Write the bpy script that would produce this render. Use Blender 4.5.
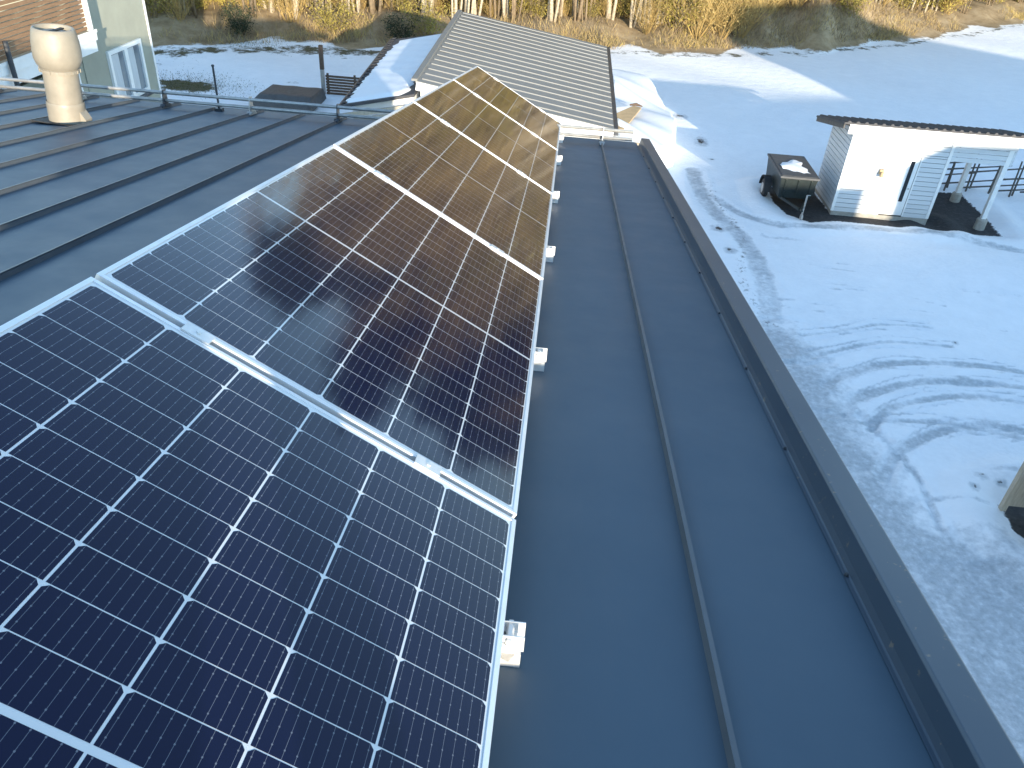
import bpy, math, random
from mathutils import Vector, Matrix
random.seed(7)
R = math.radians
S = bpy.context.scene
for o in list(bpy.data.objects): bpy.data.objects.remove(o)
COL = S.collection
V = Vector

# ------------------------------------------------------------------ camera
cam_d = bpy.data.cameras.new('camera'); cam = bpy.data.objects.new('camera', cam_d); COL.objects.link(cam)
M = Matrix(((0.994904040718626, 0.0952123166967725, -0.033174757135267456),
            (0.08130371553276473, -0.5630048038334413, 0.8224447073822262),
            (0.05962931831169762, -0.8209507936592192, -0.5678768693898181)))
cr = M @ Matrix(((1, 0, 0), (0, -1, 0), (0, 0, -1)))
cam.matrix_world = Matrix.Translation((0, 0, 9.3)) @ cr.to_4x4()
cam_d.sensor_width = 36; cam_d.lens = 27.489; cam_d.clip_end = 3000; cam_d.clip_start = .05
S.camera = cam
S.render.resolution_x = 1024; S.render.resolution_y = 768

# ------------------------------------------------------------------ light
SUN_EL = 9.6
sun_to = V((.36, -.933, 0)).normalized() * math.cos(R(SUN_EL)) + V((0, 0, math.sin(R(SUN_EL))))
w = bpy.data.worlds.new('World'); S.world = w; w.use_nodes = True
nt = w.node_tree; bg = nt.nodes['Background']
sky = nt.nodes.new('ShaderNodeTexSky'); sky.sky_type = 'NISHITA'; sky.sun_disc = False
sky.sun_elevation = R(SUN_EL); sky.sun_rotation = math.atan2(.36, -.933)
sky.altitude = 600; sky.air_density = 1.1; sky.dust_density = 0.; sky.ozone_density = 1.6
nt.links.new(sky.outputs[0], bg.inputs[0]); bg.inputs[1].default_value = .15
sd = bpy.data.lights.new('sun', 'SUN'); sun = bpy.data.objects.new('sun', sd); COL.objects.link(sun)
sd.energy = 2.6; sd.angle = R(.55); sd.color = (1, .86, .66)
sun.rotation_euler = sun_to.to_track_quat('Z', 'Y').to_euler()
S.view_settings.view_transform = 'Standard'; S.view_settings.look = 'None'
S.view_settings.gamma = 1; S.view_settings.exposure = 2.03
S.render.engine = 'CYCLES'

# ------------------------------------------------------------------ helpers
class MB:
    def __init__(s): s.v = []; s.f = []; s.m = []
    def add(s, vs, fs, mi=0):
        b = len(s.v); s.v += [V(p) for p in vs]
        for f in fs: s.f.append([b + i for i in f]); s.m.append(mi)
    def hexa(s, p, mi=0):          # 8 points: bottom 4, top 4
        s.add(p, [(0, 3, 2, 1), (4, 5, 6, 7), (0, 1, 5, 4), (1, 2, 6, 5), (2, 3, 7, 6), (3, 0, 4, 7)], mi)
    def box(s, x0, x1, y0, y1, z0, z1, T=None, mi=0):
        p = [V(q) for q in ((x0, y0, z0), (x1, y0, z0), (x1, y1, z0), (x0, y1, z0), (x0, y0, z1), (x1, y0, z1), (x1, y1, z1), (x0, y1, z1))]
        s.hexa([T(q) for q in p] if T else p, mi)
    def beam(s, a, b, wd, h, up=(0, 0, 1), mi=0):
        a, b = V(a), V(b); d = (b - a).normalized(); r = d.cross(V(up)).normalized(); u = r.cross(d)
        q = [(-wd / 2, -h / 2), (wd / 2, -h / 2), (wd / 2, h / 2), (-wd / 2, h / 2)]
        s.hexa([a + r * i + u * j for i, j in q] + [b + r * i + u * j for i, j in q], mi)
    def tube(s, pts, rad, n=8, caps=True, mi=0):
        pts = [V(p) for p in pts]; rs = rad if isinstance(rad, (list, tuple)) else [rad] * len(pts)
        b = len(s.v)
        for i, p in enumerate(pts):
            d = (pts[min(i + 1, len(pts) - 1)] - pts[max(i - 1, 0)]).normalized()
            a = V((0, 0, 1)) if abs(d.z) < .9 else V((1, 0, 0))
            r = d.cross(a).normalized(); u = r.cross(d)
            for k in range(n):
                t = 2 * math.pi * k / n
                s.v.append(p + (r * math.cos(t) + u * math.sin(t)) * rs[i])
        for i in range(len(pts) - 1):
            for k in range(n):
                s.f.append([b + i * n + k, b + i * n + (k + 1) % n, b + (i + 1) * n + (k + 1) % n, b + (i + 1) * n + k]); s.m.append(mi)
        if caps:
            s.f.append([b + k for k in range(n)][::-1]); s.m.append(mi)
            s.f.append([b + (len(pts) - 1) * n + k for k in range(n)]); s.m.append(mi)
    def lathe(s, prof, base, axis=(0, 0, 1), n=32, mi=0):
        ax = V(axis).normalized(); a = V((1, 0, 0)) if abs(ax.x) < .9 else V((0, 1, 0))
        r = ax.cross(a).normalized(); u = ax.cross(r); b = len(s.v); base = V(base)
        for rad, z in prof:
            for k in range(n):
                t = 2 * math.pi * k / n
                s.v.append(base + ax * z + (r * math.cos(t) + u * math.sin(t)) * rad)
        for i in range(len(prof) - 1):
            for k in range(n):
                s.f.append([b + i * n + k, b + i * n + (k + 1) % n, b + (i + 1) * n + (k + 1) % n, b + (i + 1) * n + k]); s.m.append(mi)
    def extrude(s, prof, a, b, T, mi=0, cap=True):   # prof list of (p,q); T(p, along, q)
        n = len(prof); k = len(s.v)
        s.v += [V(T(p, a, q)) for p, q in prof] + [V(T(p, b, q)) for p, q in prof]
        for i in range(n):
            j = (i + 1) % n; s.f.append([k + i, k + j, k + n + j, k + n + i]); s.m.append(mi)
        if cap: s.f.append([k + i for i in range(n)][::-1]); s.m.append(mi); s.f.append([k + n + i for i in range(n)]); s.m.append(mi)
    def build(s, name, mats, parent=None, smooth=False, bevel=0):
        me = bpy.data.meshes.new(name); me.from_pydata([tuple(p) for p in s.v], [], s.f)
        for m in (mats if isinstance(mats, (list, tuple)) else [mats]): me.materials.append(m)
        me.polygons.foreach_set('material_index', s.m)
        if smooth: me.polygons.foreach_set('use_smooth', [True] * len(s.f))
        me.update()
        o = bpy.data.objects.new(name, me); COL.objects.link(o)
        if parent: o.parent = parent
        if bevel:
            b = o.modifiers.new('bevel', 'BEVEL'); b.width = bevel; b.segments = 2; b.limit_method = 'ANGLE'
        return o
def tag(o, label, cat, group=None, kind=None):
    if label: o['label'] = label
    if cat: o['category'] = cat
    if group: o['group'] = group
    if kind: o['kind'] = kind
    return o
def empty(name, loc, label, cat, group=None):
    o = bpy.data.objects.new(name, None); COL.objects.link(o); o.location = loc; o.empty_display_size = .2
    return tag(o, label, cat, group)
def dup(o, parent=None):
    c = o.copy(); COL.objects.link(c)
    if parent: c.parent = parent
    for ch in [x for x in bpy.data.objects if x.parent == o]: dup(ch, c)
    return c

# ------------------------------------------------------------------ materials
class N:
    """tiny node builder"""
    def __init__(s, name):
        s.mat = bpy.data.materials.new(name); s.mat.use_nodes = True; s.t = s.mat.node_tree; s.b = s.t.nodes['Principled BSDF']
    def n(s, ty, **k):
        x = s.t.nodes.new(ty)
        for a, v in k.items(): setattr(x, a, v)
        return x
    def l(s, a, b): s.t.links.new(a, b)
    def val(s, i, v):
        if hasattr(v, 'type') and hasattr(v, 'links'): s.l(v, i)
        else: i.default_value = v
    def math(s, op, a, b=0, c=0):
        x = s.n('ShaderNodeMath', operation=op); s.val(x.inputs[0], a); s.val(x.inputs[1], b); s.val(x.inputs[2], c); return x.outputs[0]
    def obj(s): return s.n('ShaderNodeTexCoord').outputs['Object']
    def pos(s): return s.n('ShaderNodeNewGeometry').outputs['Position']
    def noise(s, scale, detail=4, rough=.55, vec=None, stretch=None):
        x = s.n('ShaderNodeTexNoise'); x.inputs['Scale'].default_value = scale; x.inputs['Detail'].default_value = detail; x.inputs['Roughness'].default_value = rough
        v = vec or s.obj()
        if stretch:
            mp = s.n('ShaderNodeMapping'); mp.inputs['Scale'].default_value = stretch; s.l(v, mp.inputs[0]); v = mp.outputs[0]
        s.l(v, x.inputs['Vector']); return x.outputs[0]
    def ramp(s, f, stops):
        x = s.n('ShaderNodeValToRGB'); e = x.color_ramp.elements
        while len(e) < len(stops): e.new(.5)
        for el, (p, c) in zip(e, stops): el.position = p; el.color = (c if len(c) == 4 else (*c, 1)) if not isinstance(c, (int, float)) else (c, c, c, 1)
        s.l(f, x.inputs[0]); return x.outputs[0]
    def mix(s, f, a, b):
        x = s.n('ShaderNodeMix', data_type='RGBA'); s.val(x.inputs[0], f)
        for i, v in ((6, a), (7, b)):
            if isinstance(v, tuple): x.inputs[i].default_value = (*v[:3], 1)
            else: s.l(v, x.inputs[i])
        return x.outputs[2]
    def bump(s, h, strength=.3, dist=.01):
        x = s.n('ShaderNodeBump'); x.inputs['Strength'].default_value = strength; x.inputs['Distance'].default_value = dist
        s.l(h, x.inputs['Height']); s.l(x.outputs[0], s.b.inputs['Normal'])
    def set(s, **k):
        for a, v in k.items():
            i = s.b.inputs[a.replace('_', ' ')]
            if isinstance(v, tuple) and len(v) == 3: v = (*v, 1)
            s.val(i, v)
        return s
def mat(name, col, rough=.6, metal=0, var=.18, scale=3., bump=0, bscale=40, spec=.5, stretch=None):
    n = N(name); c2 = tuple(x * (1 - var) for x in col); c1 = tuple(min(1, x * (1 + var)) for x in col)
    f = n.noise(scale, 6, .6, stretch=stretch)
    n.set(Base_Color=n.ramp(f, [(.3, c2), (.7, c1)]), Metallic=metal, Specular_IOR_Level=spec)
    n.set(Roughness=n.ramp(n.noise(scale * 2.3, 4), [(.3, max(0, rough - .07)), (.7, min(1, rough + .07))]))
    if bump: n.bump(n.noise(bscale, 4), bump, .01)
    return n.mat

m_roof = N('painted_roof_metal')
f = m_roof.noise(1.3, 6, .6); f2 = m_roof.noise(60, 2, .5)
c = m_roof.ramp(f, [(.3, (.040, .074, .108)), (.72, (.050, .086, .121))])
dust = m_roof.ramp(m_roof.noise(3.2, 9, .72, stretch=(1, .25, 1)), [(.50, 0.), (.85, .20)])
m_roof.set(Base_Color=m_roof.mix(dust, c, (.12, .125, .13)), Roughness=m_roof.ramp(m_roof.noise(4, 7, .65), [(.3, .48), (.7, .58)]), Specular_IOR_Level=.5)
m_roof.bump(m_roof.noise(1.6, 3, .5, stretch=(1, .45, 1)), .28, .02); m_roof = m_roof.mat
m_verge = N('verge_metal')
c = m_verge.ramp(m_verge.noise(2.5, 6), [(.3, (.040, .062, .090)), (.7, (.052, .074, .100))])
dirt = m_verge.ramp(m_verge.noise(38, 3, .6), [(.66, 0.), (.72, .6)])
m_verge.set(Base_Color=m_verge.mix(dirt, c, (.22, .17, .12)), Roughness=.40); m_verge = m_verge.mat
m_alu = mat('anodised_aluminium', (.72, .73, .75), .42, .55, .06, 8)
m_alu2 = mat('mill_aluminium', (.70, .70, .69), .45, .5, .1, 20)
m_galv = mat('galvanised_steel', (.42, .41, .39), .5, .6, .2, 15)
m_darkm = mat('dark_painted_steel', (.045, .05, .058), .45, .1, .2, 10)
m_sheet = mat('white_backsheet', (.60, .61, .62), .35, 0, .02, 3)
m_sheet.node_tree.nodes['Principled BSDF'].inputs['Coat Weight'].default_value = 1
m_sheet.node_tree.nodes['Principled BSDF'].inputs['Coat Roughness'].default_value = .06
# silicon cell with nine thin busbars; local x runs across the panel, y along it
n = N('silicon_cell'); sep = n.n('ShaderNodeSeparateXYZ'); n.l(n.obj(), sep.inputs[0])
CP = .168; MX = (1.038 - 6 * CP) / 2
xx = n.math('FRACT', n.math('DIVIDE', n.math('SUBTRACT', sep.outputs[0], MX), CP / 9))
bus = n.math('LESS_THAN', n.math('ABSOLUTE', n.math('SUBTRACT', xx, .5)), .016)
yy = n.math('FRACT', n.math('DIVIDE', sep.outputs[1], .0285))
dot = n.math('MULTIPLY', n.math('LESS_THAN', n.math('ABSOLUTE', n.math('SUBTRACT', xx, .5)), .062), n.math('LESS_THAN', n.math('ABSOLUTE', n.math('SUBTRACT', yy, .5)), .045))
bus = n.math('MAXIMUM', bus, dot)
cc = n.ramp(n.noise(2.2, 3), [(.3, (.0026, .0044, .0250)), (.7, (.0036, .0056, .0310))])
cb = n.n('ShaderNodeCombineXYZ'); n.l(n.math('FLOOR', n.math('DIVIDE', n.math('SUBTRACT', sep.outputs[0], MX), CP)), cb.inputs[0]); n.l(n.math('FLOOR', n.math('DIVIDE', sep.outputs[1], .0849)), cb.inputs[1])
wn = n.n('ShaderNodeTexWhiteNoise'); n.l(cb.outputs[0], wn.inputs[0])
cc = n.mix(n.math('MULTIPLY', wn.outputs[0], .35), cc, (.0018, .0034, .022))
dst = n.ramp(n.noise(7, 8, .7), [(.6, 0.), (.9, .02)])
cc = n.mix(dst, cc, (.3, .28, .25))
n.set(Base_Color=n.mix(n.math('MULTIPLY', bus, .34), cc, (.42, .45, .5)), Roughness=.22, Metallic=0., Specular_IOR_Level=.05, Coat_Weight=1., Coat_IOR=1.31)
n.set(Coat_Roughness=n.ramp(n.noise(5, 5, .6), [(.3, .05), (.7, .085)]))
m_cell = n.mat
m_cream = mat('cream_plastic', (.26, .232, .185), .5, 0, .16, 5, .15, 25)
m_white = mat('white_painted_wood', (.78, .78, .76), .55, 0, .06, 4, .15, 60)
m_siding = mat('white_siding', (.60, .62, .63), .55, 0, .06, 2, .1, 50, stretch=(.3, .3, 4))
m_groove = mat('board_gap_shade', (.16, .165, .17), .9, 0, .1, 4)  # dark backing tone paints the shadow lines between the siding boards
m_seam = mat('roof_seam_metal', (.085, .098, .112), .42, 0, .15, 4)
m_dglass = N('dark_glass').set(Base_Color=(.012, .014, .016), Roughness=.08).mat
m_sage = mat('sage_render', (.31, .315, .255), .75, 0, .08, 2, .2, 90)
m_greend = mat('dull_green_board', (.16, .18, .15), .7, 0, .15, 4)
m_brownroof = mat('brown_stained_slats', (.24, .14, .075), .7, 0, .2, 9, .2, 60, stretch=(6, .6, 6))
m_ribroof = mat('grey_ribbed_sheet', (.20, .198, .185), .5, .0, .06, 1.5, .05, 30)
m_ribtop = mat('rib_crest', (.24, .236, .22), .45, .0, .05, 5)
m_roofdark = mat('dark_roof_felt', (.055, .055, .06), .7, 0, .25, 6, .3, 60)
m_concrete = mat('concrete', (.34, .32, .28), .85, 0, .2, 8, .4, 60)
m_asph = mat('wet_asphalt', (.03, .031, .034), .6, 0, .4, 6, .5, 80)
m_wood = mat('weathered_board', (.40, .35, .27), .75, 0, .2, 6, .2, 50, stretch=(6, 6, .6))
m_greywood = mat('grey_pole_wood', (.10, .09, .08), .8, 0, .3, 9, .3, 60)
m_brownwood = mat('brown_slat_wood', (.10, .065, .045), .75, 0, .25, 9)
m_tarp = mat('grey_tarpaulin', (.085, .08, .078), .6, 0, .2, 4, .4, 12)
m_tan = mat('tan_board', (.45, .33, .19), .7, 0, .15, 5, .3, 40)
m_glass = N('window_glass').set(Base_Color=(.16, .19, .22), Roughness=.06, Specular_IOR_Level=.8, Coat_Weight=1.).mat
m_curtain = mat('sheer_curtain', (.5, .53, .55), .8, 0, .15, 12, stretch=(1, 6, .2))
m_black = mat('black_rubber', (.02, .02, .021), .7, 0, .3, 12)
m_trailer = mat('dark_green_steel', (.010, .017, .016), .45, .1, .3, 8)
m_lid = mat('grey_cover_sheet', (.065, .068, .072), .6, 0, .2, 7, .2, 20)
m_snowlump = mat('old_snow', (.84, .86, .88), .6, 0, .03, 3, .5, 14)
m_brick = mat('brown_brick', (.22, .12, .08), .85, 0, .3, 18, .4, 40)
m_facade = mat('light_facade', (.5, .48, .44), .8, 0, .1, 4)
m_bark = mat('birch_bark', (.42, .36, .27), .85, 0, .35, 5, .3, 30, stretch=(1, 1, 3))
m_barkd = mat('brown_bark', (.20, .15, .095), .9, 0, .35, 7, .4, 30)
m_twig = mat('dry_twigs', (.36, .25, .09), .85, 0, .35, 1.2)
m_leafg = mat('yellow_green_leaves', (.25, .20, .04), .8, 0, .45, .9)
m_needle = mat('pine_needles', (.035, .042, .014), .8, 0, .4, .9)
m_hedge = mat('dark_evergreen', (.022, .032, .012), .85, 0, .5, 2)
m_straw = mat('dry_grass', (.38, .28, .11), .9, 0, .3, 2)
m_moss = mat('mossy_grass', (.07, .075, .02), .9, 0, .5, 3)

# ground: snow with ice, bare soil plus corner shade, and forest litter (attributes painted from real outlines on the ground)
n = N('snowy_ground'); P = n.pos()
def attr(nm):
    a = n.n('ShaderNodeAttribute'); a.attribute_name = nm; return a.outputs['Fac']
big = n.noise(.35, 5, .6, P); mid = n.noise(1.6, 8, .65, P); fine = n.noise(9, 6, .65, P); micro = n.noise(45, 3, .6, P)
snow = n.mix(n.ramp(big, [(.35, 0.), (.7, .6)]), n.ramp(mid, [(.3, (.80, .81, .82)), (.7, (.88, .885, .89))]), n.ramp(fine, [(.3, (.70, .72, .74)), (.65, (.85, .86, .87))]))
icec = n.ramp(fine, [(.3, (.27, .30, .325)), (.55, (.41, .445, .475)), (.75, (.62, .65, .675))])
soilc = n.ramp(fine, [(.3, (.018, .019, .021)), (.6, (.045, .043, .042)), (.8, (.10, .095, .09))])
litc = n.ramp(n.noise(.9, 9, .7, P), [(.3, (.15, .105, .055)), (.5, (.27, .20, .115)), (.7, (.37, .295, .19))])
ice = n.math('ADD', attr('ice'), n.math('MULTIPLY', n.math('SUBTRACT', n.noise(5, 6, .62, P), .5), 1.0))
ice = n.math('ADD', ice, n.math('MULTIPLY', n.math('SUBTRACT', mid, .5), 1.3))
ice = n.math('MULTIPLY', n.math('SMOOTH_MIN', n.ramp(ice, [(.25, 0.), (.85, 1.)]), 1., .01), n.ramp(attr('ice'), [(.02, 0.), (.12, .9)]))
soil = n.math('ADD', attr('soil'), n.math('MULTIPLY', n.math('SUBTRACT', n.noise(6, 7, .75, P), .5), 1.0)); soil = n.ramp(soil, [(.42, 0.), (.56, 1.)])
lit = n.math('ADD', attr('litter'), n.math('MULTIPLY', n.math('SUBTRACT', n.noise(.8, 8, .7, P), .5), 1.3)); lit = n.ramp(lit, [(.42, 0.), (.58, 1.)])
grs = n.math('ADD', attr('grass'), n.math('MULTIPLY', n.math('SUBTRACT', n.noise(1.1, 8, .75, P), .5), 1.6)); grs = n.ramp(grs, [(.45, 0.), (.62, 1.)])
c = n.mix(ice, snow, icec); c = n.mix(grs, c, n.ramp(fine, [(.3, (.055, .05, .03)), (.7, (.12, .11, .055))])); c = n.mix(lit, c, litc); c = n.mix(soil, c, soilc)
n.set(Base_Color=c, Roughness=n.mix(ice, n.ramp(mid, [(0, .75), (1, .85)]), n.ramp(fine, [(.3, .30), (.7, .6)])), Specular_IOR_Level=.35)
hh = n.math('ADD', n.math('MULTIPLY', mid, 1.), n.math('ADD', n.math('MULTIPLY', fine, .35), n.math('MULTIPLY', micro, .06)))
n.bump(hh, .4, .10); m_ground = n.mat

# ------------------------------------------------------------------ ground sheet
def seg_d(px, py, a, b):
    ax, ay = a; bx, by = b; dx, dy = bx - ax, by - ay
    t = max(0, min(1, ((px - ax) * dx + (py - ay) * dy) / (dx * dx + dy * dy + 1e-9)))
    return math.hypot(px - ax - t * dx, py - ay - t * dy)
def line_d(px, py, L): return min(seg_d(px, py, L[i], L[i + 1]) for i in range(len(L) - 1))
def inside(px, py, poly):
    r = False; j = len(poly) - 1
    for i in range(len(poly)):
        (xi, yi), (xj, yj) = poly[i], poly[j]
        if (yi > py) != (yj > py) and px < (xj - xi) * (py - yi) / (yj - yi) + xi: r = not r
        j = i
    return r
def sdist(px, py, poly):
    d = line_d(px, py, poly + poly[:1]); return -d if inside(px, py, poly) else d
def sstep(a, b, x):
    t = max(0, min(1, (x - a) / (b - a))); return t * t * (3 - 2 * t)
def arc(L, n=5):      # smooth a polyline (Catmull-Rom)
    out = []
    for i in range(len(L) - 1):
        p0 = V(L[max(i - 1, 0)]); p1 = V(L[i]); p2 = V(L[i + 1]); p3 = V(L[min(i + 2, len(L) - 1)])
        for k in range(n):
            t = k / n; q = .5 * ((2 * p1) + (p2 - p0) * t + (2 * p0 - 5 * p1 + 4 * p2 - p3) * t * t + (3 * p1 - p0 - 3 * p2 + p3) * t ** 3); out.append(tuple(q))
    return out + [tuple(L[-1])]
tracks = [(.09, .62, [(6.2, 16.7), (7.41, 17.12), (8.3, 17.5), (9.6, 17.6)]), (.10, .7, [(6.0, 15.6), (7.08, 16.22), (8.2, 16.65), (9.7, 16.7)]),
          (.16, .9, [(6.2, 14.6), (7.1, 15.3), (8.12, 15.75), (10.01, 15.91), (11.6, 15.7), (13.5, 15.2)]), (.17, .95, [(6.3, 13.6), (6.92, 14.27), (8.32, 15.01), (9.86, 15.19), (11.2, 15.05), (13.5, 14.4)]),
          (.14, .9, [(6.8, 13.1), (7.28, 13.79), (8.07, 14.28), (9.29, 14.63), (10.48, 14.53), (12.5, 14)]), (.17, .95, [(6.6, 11.6), (7.11, 12.41), (7.94, 13.08), (9.08, 13.59), (10.02, 13.5), (12, 12.9)]),
          (.12, .8, [(6.7, 13.3), (7.4, 13.49), (8.53, 13.57), (9.89, 13.22), (11.5, 12.5)]), (.12, .85, [(6.7, 13.6), (6.91, 13.01), (7.16, 12.32), (7.27, 11.39), (7.2, 10.4)]),
          (.24, .75, [(4.9, 25.9), (5.42, 25.31), (5.93, 24.39), (7.07, 23.66), (8.3, 23.62), (10, 23.75), (12.02, 23.67), (14.35, 23.13), (18, 22)]),
          (.35, .72, [(4.83, 28.1), (4.91, 25.19), (5.54, 22.86), (5.76, 21.8), (5.82, 20.15), (5.7, 18.2), (5.5, 16)]),
          (.06, .5, [(7.5, 19.3), (9, 19.5), (10.5, 19.1)]), (.05, .45, [(8.2, 21.2), (9.8, 21.3)]), (.05, .45, [(9.2, 18.6), (11, 18.4)])]
tracks = [(a * (.72 if a < .2 else .8), b, arc(L)) for a, b, L in tracks]
r9 = random.Random(9)
for k_ in range(26):
    x0, y0 = r9.uniform(4.8, 14), r9.uniform(9.5, 23.5); tracks.append((r9.uniform(.03, .10), r9.uniform(.25, .5), arc([(x0, y0), (x0 + r9.uniform(.2, .9), y0 + r9.uniform(-.12, .2)), (x0 + r9.uniform(1, 2), y0 + r9.uniform(-.2, .15))])))
for a, b, L in list(tracks)[:8]:
    for sh_ in (-.2, .24): tracks.append((.035, .42 + .2 * (sh_ > 0), [(x + .03 * math.sin(y * 5), y + sh_ + .04 * math.sin(x * 3 + sh_ * 9)) for x, y in L]))
icy = [(4.6, 19), (5.7, 17.6), (6.6, 16.6), (7.0, 14.6), (6.95, 13.0), (7.2, 11.9), (7.3, 10.6), (8.4, 10.6), (9, 9.4), (9, 5), (1, 5), (1, 16)]
asph = [(12.05, 24.3), (14.2, 24.35), (14.3, 26.2), (14.2, 27.9), (12.05, 28)]
apron = [(7.25, 25.5), (7.5, 24.6), (8.1, 24.1), (8.9, 24.35), (12.2, 24.25), (12.2, 25.2), (8.9, 25.2), (8.85, 27.3), (8.3, 27.3), (7.3, 26.9)]
corner_shade = [(8.55, 11.15), (8.7, 11.25), (9.4, 11.6), (10.5, 11), (10, 8.6), (8.9, 9.7), (8.55, 10.5)]  # dark below the enclosure boards: shade put into the soil mask
blots = [(5.55, 31.8, .22, .08), (5.7, 29.6, .12, .3), (5.05, 22.9, .2, .3), (5.15, 21.3, .16, .3), (8.45, 11.85, .10, .3), (8.76, 11.7, .09, .3), (8.2, 11.5, .08, .3), (9.9, 16.9, .07, .3), (5.0, 34.9, .3, .3)]
edge_pts = [(-60, 38), (-26, 39), (-19.9, 40.6), (-14.4, 43.4), (-6.5, 45), (2.8, 48.2), (8, 49.5), (10.7, 50.8), (16, 53.5), (22, 58.3), (29, 65), (35.5, 71), (60, 90), (120, 130)]
def edge_y(x):
    for (a, ya), (b, yb) in zip(edge_pts, edge_pts[1:]):
        if x <= b: return ya + (yb - ya) * max(0, (x - a)) / (b - a)
    return 130
def rng(a, b, s):
    k = max(1, round((b - a) / s)); return [a + (b - a) * i / k for i in range(k)]
xs = rng(-900, -80, 90) + rng(-80, -26, 6) + rng(-26, 2, .45) + rng(2, 4.2, .2) + rng(4.2, 12, .07) + rng(12, 18, .16) + rng(18, 42, .6) + rng(42, 120, 8) + rng(120, 900, 90) + [900]
ys = rng(-900, -60, 90) + rng(-60, 5, 5) + rng(5, 9, .2) + rng(9, 18, .075) + rng(18, 29, .11) + rng(29, 34, .2) + rng(34, 78, .5) + rng(78, 150, 6) + rng(150, 1200, 100) + [1200]
verts = []
def bank(x, d): return .8 * sstep(0, 4.5, d) + .5 * sstep(4, 18, d) + (1.25 * sstep(-.6, 3.2, d) * (1 + .25 * math.sin(x * 1.3) + .15 * math.sin(x * 3.1 + d)) - .8 * sstep(5, 12, d)) * sstep(9, 13, x) * (1 - sstep(20, 26, x))
A = dict(ice=[], soil=[], litter=[], grass=[])
rnd = random.Random(3)
ph = [(rnd.uniform(.05, .5), rnd.uniform(.05, .5), rnd.uniform(0, 6.3), rnd.uniform(.5, 1)) for _ in range(10)]
for y in ys:
    for x in xs:
        ice = soil = lit = grs = 0; z = 0
        if -40 < x < 60 and -5 < y < 110:
            z += .025 * sum(a * math.sin(kx * x * 2 + ky * y * 2 + p) for kx, ky, p, a in ph)
        if 1 < x < 19 and 4 < y < 37:
            for wd, st, L in tracks:
                if min(q[0] for q in L) - 1 < x < max(q[0] for q in L) + 1 and min(q[1] for q in L) - 1 < y < max(q[1] for q in L) + 1:
                    d = line_d(x, y, L); k = (1 - sstep(wd * .6, wd * 1.5, d)) * (.86 + .2 * math.sin(x * (1.7 + wd * 9) + y * .8 + st * 40))
                    ice = max(ice, st * k); z += -.02 * k + .012 * math.exp(-((d - wd * 1.7) / (.4 * wd)) ** 2)
            d = sdist(x, y, icy); ice = max(ice, .88 * (1 - sstep(-1.1, .4, d)))
            for poly in (asph, apron, corner_shade):
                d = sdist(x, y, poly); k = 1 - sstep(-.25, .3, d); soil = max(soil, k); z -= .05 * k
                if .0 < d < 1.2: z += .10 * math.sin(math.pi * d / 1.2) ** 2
            if 17 < y < 27 and 4.4 < x < 6.4: soil = max(soil, .40 * math.exp(-((x - 5.45 - .25 * math.sin(y * .9)) / .38) ** 2))
            for bx, by, br, asp in blots:
                d = math.hypot((x - bx) / br, (y - by) / (br * (2.2 if asp < .11 else 1.1))); soil = max(soil, .60 * (1 - sstep(.2, 1.5, d))); ice = max(ice, .7 * (1 - sstep(.5, 2.2, d)))
        if y > 30:
            e = edge_y(x) + .8 * math.sin(x * .7) + .5 * math.sin(x * 1.9 + 1); d = y - e
            lit = sstep(-1.6, 1.2, d); z += bank(x, d)
        if -26 < x < -7 and 26 < y < 46:
            e = edge_y(x)
            grs = max(grs, .60 * math.exp(-((y - e + 2) / 1.7) ** 2) , .5 * math.exp(-((x + 21) / 3.) ** 2 - ((y - 37.5) / 3.) ** 2),
                      .95 * math.exp(-((x + 16.2) / 1.7) ** 2 - ((y - 33.6) / 1.3) ** 2), .42 * math.exp(-((x + 12.6) / 3.) ** 2 - ((y - 34.8 - (x + 13) * .1) / .35) ** 2))
        if x > 2 and 36 < y: grs = max(grs, .5 * math.exp(-((y - edge_y(x) + 1.2) / 1.2) ** 2))
        verts.append((x, y, z)); A['ice'].append(ice); A['soil'].append(soil); A['litter'].append(lit); A['grass'].append(grs)
nx = len(xs)
faces = [(j * nx + i, j * nx + i + 1, (j + 1) * nx + i + 1, (j + 1) * nx + i) for j in range(len(ys) - 1) for i in range(nx - 1)]
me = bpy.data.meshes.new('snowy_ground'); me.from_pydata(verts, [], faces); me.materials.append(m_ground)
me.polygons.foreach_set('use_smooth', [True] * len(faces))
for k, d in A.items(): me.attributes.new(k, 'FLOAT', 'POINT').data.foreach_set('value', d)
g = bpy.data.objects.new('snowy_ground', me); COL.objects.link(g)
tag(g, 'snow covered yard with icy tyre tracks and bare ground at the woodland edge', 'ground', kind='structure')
def gz(x, y):
    d = y - (edge_y(x) + .8 * math.sin(x * .7) + .5 * math.sin(x * 1.9 + 1)); return bank(x, d)

# ------------------------------------------------------------------ the house under the camera
DW = V((0, .98768834, -.15643447)); NR = V((0, .15643447, .98768834)); OR = V((0, 0, 9.3)) - NR * 1.2
def rf(u, v, w_=0.): return OR + V((u, 0, 0)) + DW * v + NR * w_
UMIN, UEDGE, VR, VE = -9.3, .80, -.9, 8.72
SP = .4565
house = empty('metal_roofed_house', (-4.2, 4, 0), 'house with low dark grey standing seam metal roof that carries the solar panels', 'house')
house_inv = Matrix.Translation((4.2, -4, 0))
def hp(mb, name, mats, parent=None, **k):   # part of the house: vertices arrive in world space
    off = V((4.2, -4, 0)); mb.v = [p + off for p in mb.v]
    return mb.build(name, mats, parent or house, **k)
mb = MB()
ridge = rf(0, VR); yr = ridge.y
def rf2(u, v, w_=0.):        # the far slope behind the ridge
    p = rf(u, VR - (v - VR) if False else v, w_); return V((p.x, 2 * yr - p.y, p.z))
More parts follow.
